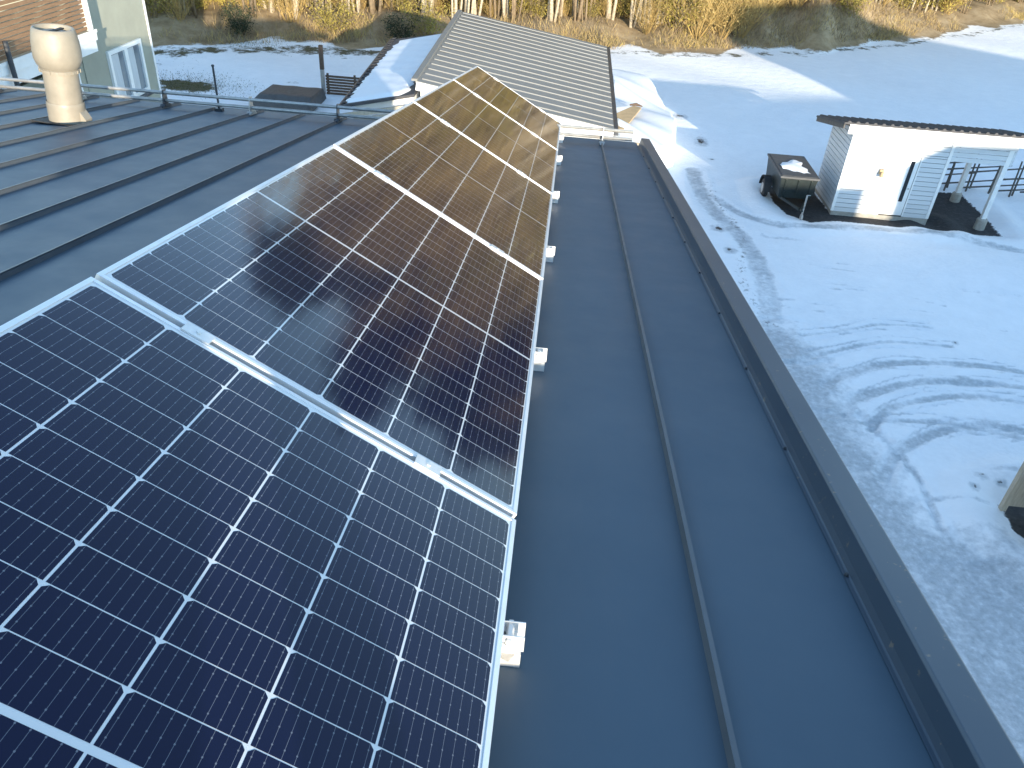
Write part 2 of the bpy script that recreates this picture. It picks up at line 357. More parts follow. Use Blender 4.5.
mb.box(UMIN, UEDGE, VR, VE, -.02, 0, lambda q: rf(*q))
mb.box(UMIN, UEDGE, VR, VE, -.02, 0, lambda q: rf2(*q))
roof = hp(mb, 'roof', m_roof)
k = 0
us = [.414 - SP * i for i in range(0, 22)]
for i, u in enumerate(us):
    if u < UMIN + .1: break
    mb = MB(); wv = rnd.uniform(-.004, .004)
    pr = [(-.008, 0), (-.003, .022), (-.0055, .031), (.0055, .031), (.003, .022), (.008, 0)]
    mb.extrude([(u + a, q) for a, q in pr], VR + .06, VE - .02, lambda p, al, q: rf(p, al, q))
    hp(mb, 'standing_seam', m_seam, roof)
# verge flashing along the right edge
mb = MB()
pr = [(.775, .0035), (.803, .0035), (.812, .006), (.823, .076), (.829, .082), (.905, .080), (.912, .074), (.912, -.22), (.900, -.22), (.90, .066), (.83, .066), (.806, -.001)]
pr[0] = (.792, .0035)
mb.extrude(pr, VR, VE - .2, lambda p, al, q: rf(p, al, q))
verge = hp(mb, 'verge_flashing', m_verge, bevel=.002)
for v in [.35 + .62 * i for i in range(13)]:
    mb = MB(); mb.lathe([(.0, .008), (.0035, .008), (.005, .005), (.0055, .0)], rf(.799, v, .0038), NR, 10); hp(mb, 'screw', m_darkm, verge)
# far verge, ridge cap, fascia and gutter
mb = MB(); mb.extrude([(UMIN - .1, -.2), (UMIN - .09, .08), (UMIN, .08), (UMIN + .02, .004), (UMIN, -.001)], VR, VE - .1, lambda p, al, q: rf(p, al, q)); hp(mb, 'verge_flashing', m_verge)
mb = MB()
for sgn, F in ((1, rf), (-1, rf2)): mb.box(UMIN, .9, VR - .002, VR + .16, .037, .041, lambda q: F(*q))
hp(mb, 'ridge_cap', m_roof)
mb = MB(); mb.box(UMIN - .05, .88, VE - .14, VE - .11, -.25, -.03, lambda q: rf(*q)); hp(mb, 'fascia', m_white)
mb = MB(); pr = [(math.cos(t) * .065, math.sin(t) * .065) for t in [math.pi + i * math.pi / 8 for i in range(9)]]; pr = pr + [(a * .95, b * .95) for a, b in pr[::-1]]
yg = rf(0, VE + .05).y; zg = rf(0, VE + .05).z - .03
mb.extrude(pr, UMIN - .1, .9, lambda p, al, q: V((al, yg + p, zg + q)))
mb.tube([(UMIN - .1, yg + .066, zg + .002), (.9, yg + .066, zg + .002)], .008, 8); hp(mb, 'gutter', m_cream, smooth=False)
zt = lambda y: rf(0, 0).z - abs(y - yr) * .1584 - .25
mb = MB(); y0, y1 = 2 * yr - 8.3, 8.25
mb.add([(-9, y0, 0), (.62, y0, 0), (.62, y1, 0), (-9, y1, 0), (-9, y0, 6.45), (.62, y0, 6.45), (.62, y1, 6.45), (-9, y1, 6.45), (-9, yr, 7.9), (.62, yr, 7.9)],
       [(0, 1, 5, 4), (2, 3, 7, 6), (1, 2, 6, 9, 5), (3, 0, 4, 8, 7)])
hp(mb, 'wall', m_facade)
# ------------------------------------------------------------------ snow guard along the eave
gu = empty('snow_guard', rf(-3, 8.35), 'two-pipe snow guard on brackets along the eave of the dark metal roof', 'snow guard')
def local(mb, o): mb.v = [p - o.location for p in mb.v]; return mb
for w_, dv in ((.075, .02), (.155, -.01)):
    mb = MB(); mb.tube([rf(-8.8, 8.35 + dv, w_), rf(.72, 8.35 + dv, w_)], .017, 10); local(mb, gu).build('pipe', m_galv, gu, smooth=True)
for i in range(0, 20, 2):
    u = .414 - SP * i
    mb = MB(); T = lambda q, u=u: rf(u + q.x, 8.35 + q.y, q.z)
    mb.hexa([rf(u + a, 8.35 + b, c_) for a, b, c_ in ((-.022, -.09, .012), (.022, -.09, .012), (.022, .10, .012), (-.022, .10, .012), (-.022, -.05, .045), (.022, -.05, .045), (.022, .07, .045), (-.022, .07, .045))])
    mb.hexa([rf(u + a, 8.35 + b, c_) for a, b, c_ in ((-.004, -.05, .045), (.004, -.05, .045), (.004, .07, .045), (-.004, .07, .045), (-.004, -.035, .185), (.004, -.035, .185), (.004, .03, .185), (-.004, .03, .185))])
    mb.tube([rf(u - .03, 8.31, .03), rf(u + .03, 8.31, .03)], .009, 8)
    local(mb, gu).build('bracket', m_darkm if i % 4 else m_galv, gu)
ro = empty('eave_rod', rf(-3.62, 8.45), 'short thin upright black rod standing on the snow guard at the eave', 'rod')
mb = MB(); mb.tube([(0, 0, .03), (0, 0, .46)], .011, 8); mb.lathe([(.0, .47), (.016, .465), (.016, .45), (.0, .445)], (0, 0, 0), n=8); mb.build('rod', m_darkm, ro)
mb = MB(); mb.box(-.04, .04, -.03, .03, .0, .035); mb.build('clamp', m_darkm, ro)

# ------------------------------------------------------------------ solar panels
TW = V((0.87924264, -0.07452134, -0.47050925)); NW = V((0.4763742, 0.13754385, 0.8684177)); P0 = V((-.93225132, 1.37205101, 8.51998121))
L_, W_, G_ = 1.755, 1.038, .02
PM = Matrix((( TW.x, DW.x, NW.x), (TW.y, DW.y, NW.y), (TW.z, DW.z, NW.z)))
sides = ['nearest solar panel at the lower left corner of the photo, the largest and darkest blue', 'second solar panel from the camera, blue below turning bronze at its far end',
         'third solar panel from the camera, middle one of the row of five', 'fourth solar panel from the camera, bronze and next to the farthest one', 'farthest solar panel of the row, small and golden, near the ribbed grey roof']
def make_panel():
    p = bpy.data.objects.new('solar_panel', None); COL.objects.link(p)
    mb = MB(); lip = .0115; th = .035
    for x0, x1, y0, y1 in ((0, lip, 0, L_), (W_ - lip, W_, 0, L_), (lip, W_ - lip, 0, lip), (lip, W_ - lip, L_ - lip, L_)):
        mb.box(x0, x1, y0, y1, -th, 0)
        if x1 - x0 < .1: mb.box(x0 + .001, x1 + .018 if x0 == 0 else x1 - .001, y0 + .002, y1 - .002, -th - .001, -th + .001) if x0 == 0 else mb.box(x0 - .018, x1 - .001, y0 + .002, y1 - .002, -th - .001, -th + .001)
    # fine groove line on the lip
    mb.build('frame', m_alu, p, bevel=.0012)
    mb = MB(); mb.box(lip - .002, W_ - lip + .002, lip - .002, L_ - lip + .002, -.006, -.0022); mb.build('backsheet', m_sheet, p)
    mb = MB(); rows = 10; mid = .010; my = .0215
    rp = (L_ - 2 * my - mid) / 20; z = -.0019
    for half in (0, 1):
        for r in range(rows):
            y0 = my + half * (rows * rp + mid) + r * rp + .0011; y1 = y0 + rp - .0022
            for c_ in range(6):
                x0 = MX + c_ * CP + .0021; x1 = MX + (c_ + 1) * CP - .0021; ch = .0072
                if (r + half) % 2 == 0 or True:
                    q = [(x0, y0), (x1, y0), (x1, y1 - ch), (x1 - ch, y1), (x0 + ch, y1), (x0, y1 - ch)] if half == 1 else [(x0 + ch, y0), (x1 - ch, y0), (x1, y0 + ch), (x1, y1), (x0, y1), (x0, y0 + ch)]
                mb.add([(a, b, z) for a, b in q], [tuple(range(6))])
    mb.build('cells', m_cell, p)
    # junction boxes under the panel
    mb = MB(); mb.box(.3, .36, L_ / 2 - .05, L_ / 2 + .05, -.028, -.006); mb.build('junction_box', m_black, p)
    return p
proto = make_panel()
for k in range(-1, 4):
    p = proto if k == -1 else dup(proto)
    s0 = G_ / 2 + k * (L_ + G_) + G_ / 2
    p.matrix_world = Matrix.Translation(P0 + DW * s0) @ PM.to_4x4()
    tag(p, sides[k + 1], 'solar panel', 'solar panels in a row on the roof')
pan = lambda t, s, n_=0.: P0 + TW * t + DW * s + NW * n_
# rails along the row with clamps in the gaps
for t, lab in ((.235, 'upper aluminium mounting rail running under the raised side of the solar panels'), (.80, 'lower aluminium mounting rail running under the low side of the solar panels')):
    ra = empty('mounting_rail', pan(t, 0, -.055), lab, 'rail')
    mb = MB(); mb.box(t - .02, t + .02, -1.85, 7.12, -.078, -.0365, lambda q: pan(q.x, q.y, q.z)); local(mb, ra).build('rail', m_alu2, ra, bevel=.002)
    for k in range(0, 5):
        s0 = G_ / 2 + k * (L_ + G_) if k < 4 else 4 * (L_ + G_) - .002
        mb = MB(); a = .032
        mb.box(t - a, t + a, s0 - .018, s0 + .018, .0006, .0046, lambda q: pan(q.x, q.y, q.z))
        mb.box(t - a + .004, t + a - .004, s0 - .007, s0 + .007, -.036, .0005, lambda q: pan(q.x, q.y, q.z))
        mb.lathe([(.0, .0075), (.0055, .0075), (.0055, .0047)], pan(t, s0, .0), NW, 8)
        local(mb, ra).build('clamp', m_alu2, ra)
# triangular supports, one every 1.3 m
words = ['first from the camera, its slotted beam end beside the nearest panel', 'second from the camera, poking out at the panel edge', 'third from the camera at the low panel edge',
         'fourth from the camera at the low panel edge', 'fifth from the camera, next to last at the panel edge', 'last support of the row, near the eave snow guard']
uu = lambda t: P0.x + TW.x * t
for i in range(6):
    s = (-.265, 1.185, 2.59, 4.02, 5.535, 6.82)[i]
    st = empty('panel_support', pan(1.04, s, -.1), 'aluminium tilt support, ' + words[i], 'support', 'tilt supports under the solar panels')
    vv = (pan(0, s) - OR).dot(DW)
    mb = MB()      # sloped beam: U profile with a slot in its top web
    b0, b1 = -.02, 1.115
    top, bot = -.0795, -.115
    mb.box(b0, 1.056, s - .03, s + .03, top - .003, top, lambda q: pan(*q))
    for (a0, a1, c0, c1) in ((1.056, 1.079, s - .03, s + .03), (1.099, b1, s - .03, s + .03), (1.079, 1.099, s - .03, s - .006), (1.079, 1.099, s + .006, s + .03)):
        mb.box(a0, a1, c0, c1, top - .003, top, lambda q: pan(*q))
    for e in (-.03, .027): mb.box(b0, b1, s + e, s + e + .003, bot, top - .003, lambda q: pan(*q))
    local(mb, st).build('sloped_beam', m_alu2, st)
    mb = MB()      # base rail on the roof
    ulo, uhi = uu(-.05), uu(1.0) + .075
    for e in (-.022, .019): mb.box(ulo, uhi, vv + e, vv + e + .003, .0385, .073, lambda q: rf(*q))
    mb.box(ulo, uhi, vv - .022, vv + .022, .0355, .0385, lambda q: rf(*q))
    local(mb, st).build('base_rail', m_alu2, st)
    mb = MB(); ur = uu(.03); h1 = (pan(.03, s, bot) - OR).dot(NR)
    mb.box(ur - .02, ur + .02, vv - .016, vv + .016, .04, h1, lambda q: rf(*q)); local(mb, st).build('rear_leg', m_alu2, st)
    mb = MB(); uf = uu(1.0); h2 = (pan(1.0, s, bot) - OR).dot(NR) + .02
    mb.box(uf + .0, uf + .03, vv - .0155, vv + .0155, .04, h2, lambda q: rf(*q))
    mb.tube([rf(uf + .045, vv - .03, .062), rf(uf + .045, vv + .03, .062)], .008, 6)
    mb.box(uf + .03, uf + .06, vv - .012, vv + .012, .0386, .052, lambda q: rf(*q))
    local(mb, st).build('front_leg', m_alu2, st)
    for sd_ in (.414 - SP * 2, ):
        mb = MB(); mb.box(-.498 - .03 + SP, -.498 + .03 + SP, vv - .028, vv + .028, .012, .036, lambda q: rf(*q)) if False else mb.box(uf - .03, uf + .07, vv - .03, vv + .03, .0005, .035, lambda q: rf(*q))
        mb.tube([rf(uf + .02, vv - .045, .02), rf(uf + .02, vv + .045, .02)], .007, 6)
        local(mb, st).build('seam_clamp', m_alu2, st)

# ------------------------------------------------------------------ ventilation pipe
vb = rf(-4.385, 7.0)
vp = empty('ventilation_pipe', vb, 'cream roof ventilation pipe with bulging hood standing on the dark metal roof', 'vent pipe')
vp.rotation_euler = (R(-1.5), R(4.5), 0)
mb = MB(); mb.lathe([(.152, -.08), (.152, .16), (.150, .18), (.146, .19)], (0, 0, 0), n=48); mb.build('base', m_cream, vp, smooth=True)
mb = MB(); mb.lathe([(.141, .18), (.138, .44)], (0, 0, 0), n=48); mb.build('tube', m_cream, vp, smooth=True)
mb = MB(); mb.lathe([(.139, .435), (.156, .44), (.157, .465), (.145, .47)], (0, 0, 0), n=48)
for k in range(16):
    t = k * math.pi / 8; mb.box(-.009, .009, .153, .162, .44, .466, lambda q, t=t: V((q.x * math.cos(t) - q.y * math.sin(t), q.x * math.sin(t) + q.y * math.cos(t), q.z)))
mb.build('collar', m_cream, vp)
mb = MB(); mb.lathe([(.146, .465), (.172, .50), (.186, .545), (.188, .60), (.183, .68), (.172, .75), (.160, .785), (.150, .79), (.141, .783), (.137, .75), (.13, .60)], (0, 0, 0), n=48); mb.build('hood', m_cream, vp, smooth=True)
mb = MB(); mb.lathe([(.0, .755), (.09, .76), (.132, .735)], (0, 0, 0)); mb.build('damper_plate', m_cream, vp, smooth=True)
mb = MB(); mb.box(-.016, .016, -.132, .132, .758, .768); mb.build('rod', m_black, vp)
mb = MB(); mb.box(.11, .19, -.05, .05, -.05, .06); mb.hexa([(.11, -.05, .06), (.19, -.05, .06), (.19, .05, .06), (.11, .05, .06), (.11, -.05, .17), (.15, -.05, .12), (.15, .05, .12), (.11, .05, .17)]); mb.build('spout', m_cream, vp)
mb = MB()
for q, (a, b) in enumerate(((-.24, -.25), (.24, -.25), (.24, .26), (-.24, .26))): pass
mb.box(-.19, .21, -.21, .21, .002, .010, lambda q: rf(-4.40 + q.x, 7.0 + q.y, q.z) - vb); mb.build('flange', m_black, vp)

# ------------------------------------------------------------------ brick chimney and flue, unseen, added to cast bands of shade on the panels
def shadestack(name, x0, x1, y0, y1, top, lab):
    o = empty(name, ((x0 + x1) / 2, (y0 + y1) / 2, 7.6), lab, 'shadestack')
    mb = MB(); mb.box(x0, x1, y0, y1, 7.6, top - .08); local(mb, o).build('stack', m_brick, o)
    mb = MB(); mb.box(x0 - .03, x1 + .03, y0 - .03, y1 + .03, top - .08, top); local(mb, o).build('cap', m_roofdark, o)
shadestack('brick_caster', -.5, .5, -2.42, -1.75, 9.14, 'brown brick chimney added unseen on the rear roof slope to shade the nearest panel')
fl = empty('flue_caster', (.38, -.93, 8.2), 'slim dark flue pipe added unseen on the ridge to lay a narrow shadow band', 'flue')  # unseen, added for the thin shadow on the nearest panel
mb = MB(); mb.lathe([(.072, -.1), (.072, 1.75)], (0, 0, 0)); mb.build('pipe', m_darkm, fl, smooth=True)
mb = MB(); mb.lathe([(.0, 1.95), (.12, 1.86), (.12, 1.84), (.0, 1.86)], (0, 0, 0)); mb.build('rain_cap', m_darkm, fl)
# sun-aligned helper frame: a across the light, t along it
SA = V((.933, .36, 0)).normalized(); ST = V((-.36, .933, 0)).normalized()
def sunpt(a, t, z): return SA * a + ST * t + V((0, 0, z))
def sunbox(mb, a0, a1, t0, t1, z0, z1): mb.box(a0, a1, t0, t1, z0, z1, lambda q: sunpt(*q))
# ------------------------------------------------------------------ unseen masses added behind the camera, profiles cut to shade the yard
nb = empty('gabled_caster', sunpt(37, -12, 0), 'unseen gabled mass added to throw its shadow across the snowy field', 'house')
mb = MB()
T0, T1 = -16, -8
p = [(27.7, 0), (46.8, 0), (46.8, 7.95), (36.4, 11.3), (27.7, 10.9)]  # outline follows the wanted shadow edge
mb.extrude(p, T0, T1, lambda a, t, z: sunpt(a, t, z)); local(mb, nb).build('wall', m_facade, nb)
mb = MB(); 
for q in ([(36.4, 11.303), (47.2, 7.83), (47.2, 7.98), (36.4, 11.46)], [(36.4, 11.303), (27.5, 10.9), (27.5, 11.05), (36.4, 11.46)]):
    mb.extrude(q, T0 - .4, T1 + .4, lambda a, t, z: sunpt(a, t, z))
local(mb, nb).build('roof', m_roofdark, nb)
nb2 = empty('flat_caster', sunpt(23.4, -11, 0), 'unseen flat topped mass added to shade the shed front and the field', 'garage')  # added mass, its top edge set by the shadow on the shed
mb = MB(); mb.extrude([(19.05, 0), (28.0, 0), (28.0, 6.85), (20.0, 6.95), (19.05, 6.3)], -14, -8, lambda a, t, z: sunpt(a, t, z)); local(mb, nb2).build('wall', m_facade, nb2)
mb = MB(); mb.extrude([(20.0, 6.953), (27.95, 6.853), (27.95, 6.95), (20.0, 7.05), (18.98, 6.35), (18.98, 6.3)], -14.2, -7.8, lambda a, t, z: sunpt(a, t, z)); local(mb, nb2).build('roof', m_roofdark, nb2)
nb3 = empty('stepped_caster', sunpt(8, -11, 0), 'low barn with stepped top, unseen, added to shade the yard beside the roof', 'shadeblock')  # added mass, step heights chosen for the shade on the yard
mb = MB(); sunbox(mb, 3.2, 13.2, -13, -8, 0, 5.1); sunbox(mb, 13.1, 18.1, -12.8, -8.05, 0, 5.65); sunbox(mb, 18.0, 19.6, -12.5, -8.1, 0, 4.62); local(mb, nb3).build('wall', m_facade, nb3)

# ------------------------------------------------------------------ garage with ribbed roof, and the snowy lean-to on its far side
def box_house(o, x0, x1, y0, y1, zl, zr, z0=0, m=m_white, name='wall'):
    mb = MB(); mb.hexa([(x0, y0, z0), (x1, y0, z0), (x1, y1, z0), (x0, y1, z0), (x0, y0, zl), (x1, y0, zr), (x1, y1, zr), (x0, y1, zl)]); return local(mb, o).build(name, m, o)
ga = empty('ribbed_roof_garage', (-1.4, 27.4, 0), 'white garage under a light grey ribbed roof just beyond the solar panels', 'garage')
gx0, gx1, gy0, gy1, gzl, gzr = -4.12, 1.42, 22., 33., 3.82, 2.97
sl = (gzr - gzl) / (gx1 - gx0); gzf = lambda x: gzl + (x - gx0) * sl
box_house(ga, gx0 + .12, gx1 - .35, gy0 + .12, gy1 - .2, gzl - .16, gzf(gx1 - .35) - .14)
mb = MB(); mb.hexa([(gx0, gy0, gzl - .05), (gx1, gy0, gzr - .05), (gx1, gy1, gzr - .05), (gx0 - .25, gy1, gzl - .05), (gx0, gy0, gzl), (gx1, gy0, gzr), (gx1, gy1, gzr), (gx0 - .25, gy1, gzl)], 0)
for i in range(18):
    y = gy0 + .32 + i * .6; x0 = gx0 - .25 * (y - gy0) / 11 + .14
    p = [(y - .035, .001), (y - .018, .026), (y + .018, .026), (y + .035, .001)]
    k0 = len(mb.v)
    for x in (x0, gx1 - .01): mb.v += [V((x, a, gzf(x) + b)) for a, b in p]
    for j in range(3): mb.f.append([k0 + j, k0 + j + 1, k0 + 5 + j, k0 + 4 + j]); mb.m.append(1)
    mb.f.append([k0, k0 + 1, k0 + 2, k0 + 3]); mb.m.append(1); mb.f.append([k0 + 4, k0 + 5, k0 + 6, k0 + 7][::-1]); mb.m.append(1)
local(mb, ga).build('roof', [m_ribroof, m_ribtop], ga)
mb = MB(); mb.beam((gx0 + .02, gy0 - .015, gzl - .13), (gx1, gy0 - .015, gzr - .13), .03, .22); local(mb, ga).build('gable_board', m_white, ga)
mb = MB(); mb.box(gx1 + .002, gx1 + .13, gy0 - .05, gy1 + .1, gzr - .16, gzr - .03); local(mb, ga).build('gutter', m_darkm, ga)
mb = MB(); mb.beam((gx0 - .03, gy0, gzl + .02), (gx0 - .28, gy1, gzl + .02), .16, .06); local(mb, ga).build('ridge_cap', m_ribroof, ga)
mb = MB(); mb.box(-1.8, .2, gy0 + .08, gy0 + .118, .05, 2.3); local(mb, ga).build('garage_door', m_siding, ga)

le = empty('snowy_lean_to', (-5.2, 26, 0), 'lean-to with a snow covered dark roof on the left side of the ribbed roof garage', 'lean-to')
lx0, lx1, ly0, ly1 = -6.2, -4.16, 22., 31.
lz = lambda x: 3.0 + (x - lx0) / (lx1 - lx0) * .46
box_house(le, lx0 + .25, lx1 - .06, ly0 + .2, ly1 - .2, lz(lx0 + .25) - .12, lz(lx1) - .12)
mb = MB(); mb.hexa([(lx0, ly0, 2.92), (lx1, ly0, 3.38), (lx1, ly1, 3.38), (lx0 - .45, ly1, 2.92), (lx0, ly0, 3.0), (lx1, ly0, 3.46), (lx1, ly1, 3.46), (lx0 - .45, ly1, 3.0)])
for i in range(22):
    y = ly0 + .2 + i * .42; mb.beam((lx0 - .03 - .45 * (y - ly0) / 9, y, 3.02), (lx0 + .12 - .45 * (y - ly0) / 9, y, 3.02 + .03), .16, .015)
local(mb, le).build('roof', m_roofdark, le)
mb = MB(); mb.tube([(lx0 - .06, ly0 - .05, 2.95), (lx0 - .52, ly1 + .05, 2.95)], .06, 8); local(mb, le).build('gutter', m_darkm, le)
mb = MB(); r2 = random.Random(5); NXs, NYs = 26, 90; b0 = []
for j in range(NYs + 1):
    for i in range(NXs + 1):
        fx, fy = i / NXs, j / NYs; y = ly0 + .12 + fy * (ly1 - ly0 - .25)
        xl = lx0 - .45 * (y - ly0) / 9 + .05 + .03 * math.sin(y * 5) + .04 * math.sin(y * 13.7); xr = lx1 - .2 - .10 * abs(math.sin(y * 2.9)) - .06 * math.sin(y * 8.3)
        x = xl + (xr - xl) * fx; e = min(fx, 1 - fx, fy * 4, (1 - fy) * 4)
        h = .085 * min(1, e * 9) ** .5 * (1 + .12 * math.sin(x * 6 + y * 3) * math.sin(y * 4.1)) - .004
        b0.append(V((x, y, lz(x) + h)))
mb.v = b0; mb.f = [(j * (NXs + 1) + i, j * (NXs + 1) + i + 1, (j + 1) * (NXs + 1) + i + 1, (j + 1) * (NXs + 1) + i) for j in range(NYs) for i in range(NXs)]; mb.m = [0] * len(mb.f)
local(mb, le).build('roof_snow', m_snowlump, le, smooth=True)
mb = MB()
for z in (2.62, 2.80): mb.beam((lx0 - .1, ly0 - .03, z - .1), (lx1 + .1, ly0 - .03, z + .36), .05, .12)
local(mb, le).build('gable_board', m_wood, le)

# ------------------------------------------------------------------ fence post, slatted panel and tarp-covered pile left of the garage
po = empty('yard_post', (-10.25, 33.7, 0), 'tall dark wooden post standing in the snow beside a brown slatted panel', 'post')
mb = MB(); mb.box(-.07, .07, -.07, .07, -.1, 1.05); mb.build('lower_post', m_galv, po); mb = MB(); mb.box(-.075, .075, -.075, .075, 1.053, 2.0); mb.build('upper_post', m_brownwood, po)
fp = empty('slatted_panel', (-9.2, 33.7, 0), 'brown horizontal slatted fence panel between the tall post and the snowy lean-to', 'fence panel')
mb = MB()
for i in range(7): mb.box(-.93, 1.4, -.012, .012, .06 + i * .115, .15 + i * .115)
mb.build('slats', m_brownwood, fp)
for x in (-.85, .3, 1.35): mb = MB(); mb.box(x - .04, x + .04, .013, .09, 0, .9); mb.build('post', m_brownwood, fp)
tp = empty('tarp_pile', (-10.75, 32.3, 0), 'low pile under a grey tarpaulin next to the tall post behind the eave', 'tarpaulin')
mb = MB(); NX = 24; NY = 14
for j in range(NY + 1):
    for i in range(NX + 1):
        fx, fy = i / NX, j / NY; e = min(fx, 1 - fx, fy, 1 - fy) * 2
        h = .55 * min(1, e * 6.) ** .6 * (1 - .12 * fy) + .012 * math.sin(i * .7 + j * .6) * min(1, e * 3)
        mb.v.append(V((-1.5 + 2.5 * fx - .25 * (1 - min(1, e * 4)), -1.3 + 2.2 * fy, h)))
mb.f = [(j * (NX + 1) + i, j * (NX + 1) + i + 1, (j + 1) * (NX + 1) + i + 1, (j + 1) * (NX + 1) + i) for j in range(NY) for i in range(NX)]; mb.m = [0] * len(mb.f)
mb.build('cover', m_tarp, tp, smooth=True)

# ------------------------------------------------------------------ snow bank right of the garage
mb = MB(); NX, NY = 60, 90
out = [(1.55, 26.8), (2.6, 26.7), (3.5, 27.1), (4.15, 28.3), (4.38, 30), (4.42, 32), (4.3, 34), (4.05, 36), (3.5, 38.2), (2.6, 39.4), (1.55, 39.6)]
for j in range(NY + 1):
    for i in range(NX + 1):
        x = 1.45 + 3.1 * i / NX; y = 26.4 + 13.4 * j / NY
        d = -sdist(x, y, out); dl = x - 1.5
        k = sstep(-.02, .20, d) if dl > .5 else sstep(-.02, .20, d) * sstep(0, .6, dl)
        h = k * (.95 + .10 * math.sin(x * 2 + y) + .12 * math.sin(y * .9) + .05 * math.sin(x * 5 + y * 3.3)) - .06
        mb.v.append(V((x, y, h)))
mb.f = [(j * (NX + 1) + i, j * (NX + 1) + i + 1, (j + 1) * (NX + 1) + i + 1, (j + 1) * (NX + 1) + i) for j in range(NY) for i in range(NX)]; mb.m = [0] * len(mb.f)
sb = mb.build('snow_bank', m_snowlump, smooth=True); tag(sb, 'bright sunlit snow bank with a rounded steep edge right of the ribbed roof garage', 'snow bank')
tb = empty('tan_board', (2.2, 30.0, .55), 'tan board leaning on the snow bank beside the gutter of the ribbed garage', 'board')
q = [(-.72, -1.3), (.0, -1.25), (.80, 1.65), (.50, 1.85), (-.6, .0)]
mb = MB(); mb.add([(x, y, .47 + .02 * y) for x, y in q] + [(x, y, .53 + .02 * y) for x, y in q], [(4, 3, 2, 1, 0), (5, 6, 7, 8, 9)] + [(i, (i + 1) % 5, 5 + (i + 1) % 5, 5 + i) for i in range(5)]); mb.build('board', m_tan, tb, bevel=.01)
mb = MB(); mb.tube([(.35, 1.95, .55), (.6, 2.0, .58), (.85, 1.9, .54)], [.03, .06, .02], 8); mb.build('log', m_brownwood, tb)

# ------------------------------------------------------------------ garden shed with carport
sh = empty('garden_shed', (11.2, 26, 0), 'small white lap-sided shed with open carport end, sunlit front and dark sloping roof', 'shed')
sx0, sx1, sxp, sy0, sy1 = 8.95, 12.0, 13.85, 24.9, 27.05
zr = lambda y: 2.98 - (y - 24.6) * .205
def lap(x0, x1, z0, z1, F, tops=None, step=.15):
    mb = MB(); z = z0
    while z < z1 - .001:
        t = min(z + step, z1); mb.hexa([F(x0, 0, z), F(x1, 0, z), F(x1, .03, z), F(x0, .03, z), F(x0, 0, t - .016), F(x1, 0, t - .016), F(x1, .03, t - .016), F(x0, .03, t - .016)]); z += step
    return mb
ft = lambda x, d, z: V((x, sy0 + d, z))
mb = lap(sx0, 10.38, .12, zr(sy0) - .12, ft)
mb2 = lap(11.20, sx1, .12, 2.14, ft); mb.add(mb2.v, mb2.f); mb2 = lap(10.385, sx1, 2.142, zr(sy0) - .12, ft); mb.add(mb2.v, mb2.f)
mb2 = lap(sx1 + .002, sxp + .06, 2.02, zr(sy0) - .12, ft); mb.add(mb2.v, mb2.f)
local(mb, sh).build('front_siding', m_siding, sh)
mb = MB(); z = .12      # left wall, cut under the sloping roof
while z < 2.85:
    t = min(z + .15, 2.86); ye = lambda q: sy1 if q < zr(sy1) - .1 else min(sy1, 24.6 + (2.98 - q - .1) / .205)
    if ye(t) > sy0 + .05: mb.hexa([(sx0 - .03, sy0 + .04, z), (sx0, sy0 + .04, z), (sx0, ye(z), z), (sx0 - .03, ye(z), z), (sx0 - .03, sy0 + .04, t - .016), (sx0, sy0 + .04, t - .016), (sx0, ye(t), t - .016), (sx0 - .03, ye(t), t - .016)])
    z += .15
local(mb, sh).build('side_siding', m_siding, sh)
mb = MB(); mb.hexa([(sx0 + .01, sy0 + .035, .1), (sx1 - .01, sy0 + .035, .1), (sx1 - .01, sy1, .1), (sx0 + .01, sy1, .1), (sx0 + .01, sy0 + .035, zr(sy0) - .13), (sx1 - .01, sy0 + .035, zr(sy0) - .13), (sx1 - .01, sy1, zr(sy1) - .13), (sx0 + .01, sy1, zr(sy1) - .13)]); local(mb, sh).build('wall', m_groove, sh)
mb = MB(); mb.box(sx0 - .02, sx1 + .02, sy0 - .01, sy1 + .02, -.1, .115); local(mb, sh).build('foundation', m_concrete, sh)
for x in (sx0 - .02, sx1 - .03):
    mb = MB(); mb.box(x - .03, x + .06, sy0 - .022, sy0 + .05, .13, zr(sy0) - .14); local(mb, sh).build('corner_board', m_white, sh)
mb = MB(); mb.hexa([(8.42, 24.56, zr(24.56) - .03), (14.45, 24.56, zr(24.56) - .03), (14.45, 27.4, zr(27.4) - .03), (8.42, 27.4, zr(27.4) - .03), (8.42, 24.56, zr(24.56) + .03), (14.45, 24.56, zr(24.56) + .03), (14.45, 27.4, zr(27.4) + .03), (8.42, 27.4, zr(27.4) + .03)])
for i in range(24):
    x = 8.5 + i * .255; mb.hexa([(x, 24.54, zr(24.54) + .031), (x + .12, 24.54, zr(24.54) + .031), (x + .12, 27.38, zr(27.38) + .031), (x, 27.38, zr(27.38) + .031), (x + .03, 24.54, zr(24.54) + .075), (x + .09, 24.54, zr(24.54) + .075), (x + .09, 27.38, zr(27.38) + .075), (x + .03, 27.38, zr(27.38) + .075)])
local(mb, sh).build('roof', m_roofdark, sh)
mb = MB(); mb.box(8.60, 14.4, 24.545, 24.558, zr(24.56) - .30, zr(24.56) - .02); local(mb, sh).build('fascia', m_white, sh)
mb = MB(); mb.hexa([(8.44, 24.6, zr(24.6) - .16), (8.47, 24.6, zr(24.6) - .16), (8.47, 27.38, zr(27.38) - .16), (8.44, 27.38, zr(27.38) - .16), (8.44, 24.6, zr(24.6) - .035), (8.47, 24.6, zr(24.6) - .035), (8.47, 27.38, zr(27.38) - .035), (8.44, 27.38, zr(27.38) - .035)]); local(mb, sh).build('verge_board', m_greywood, sh)
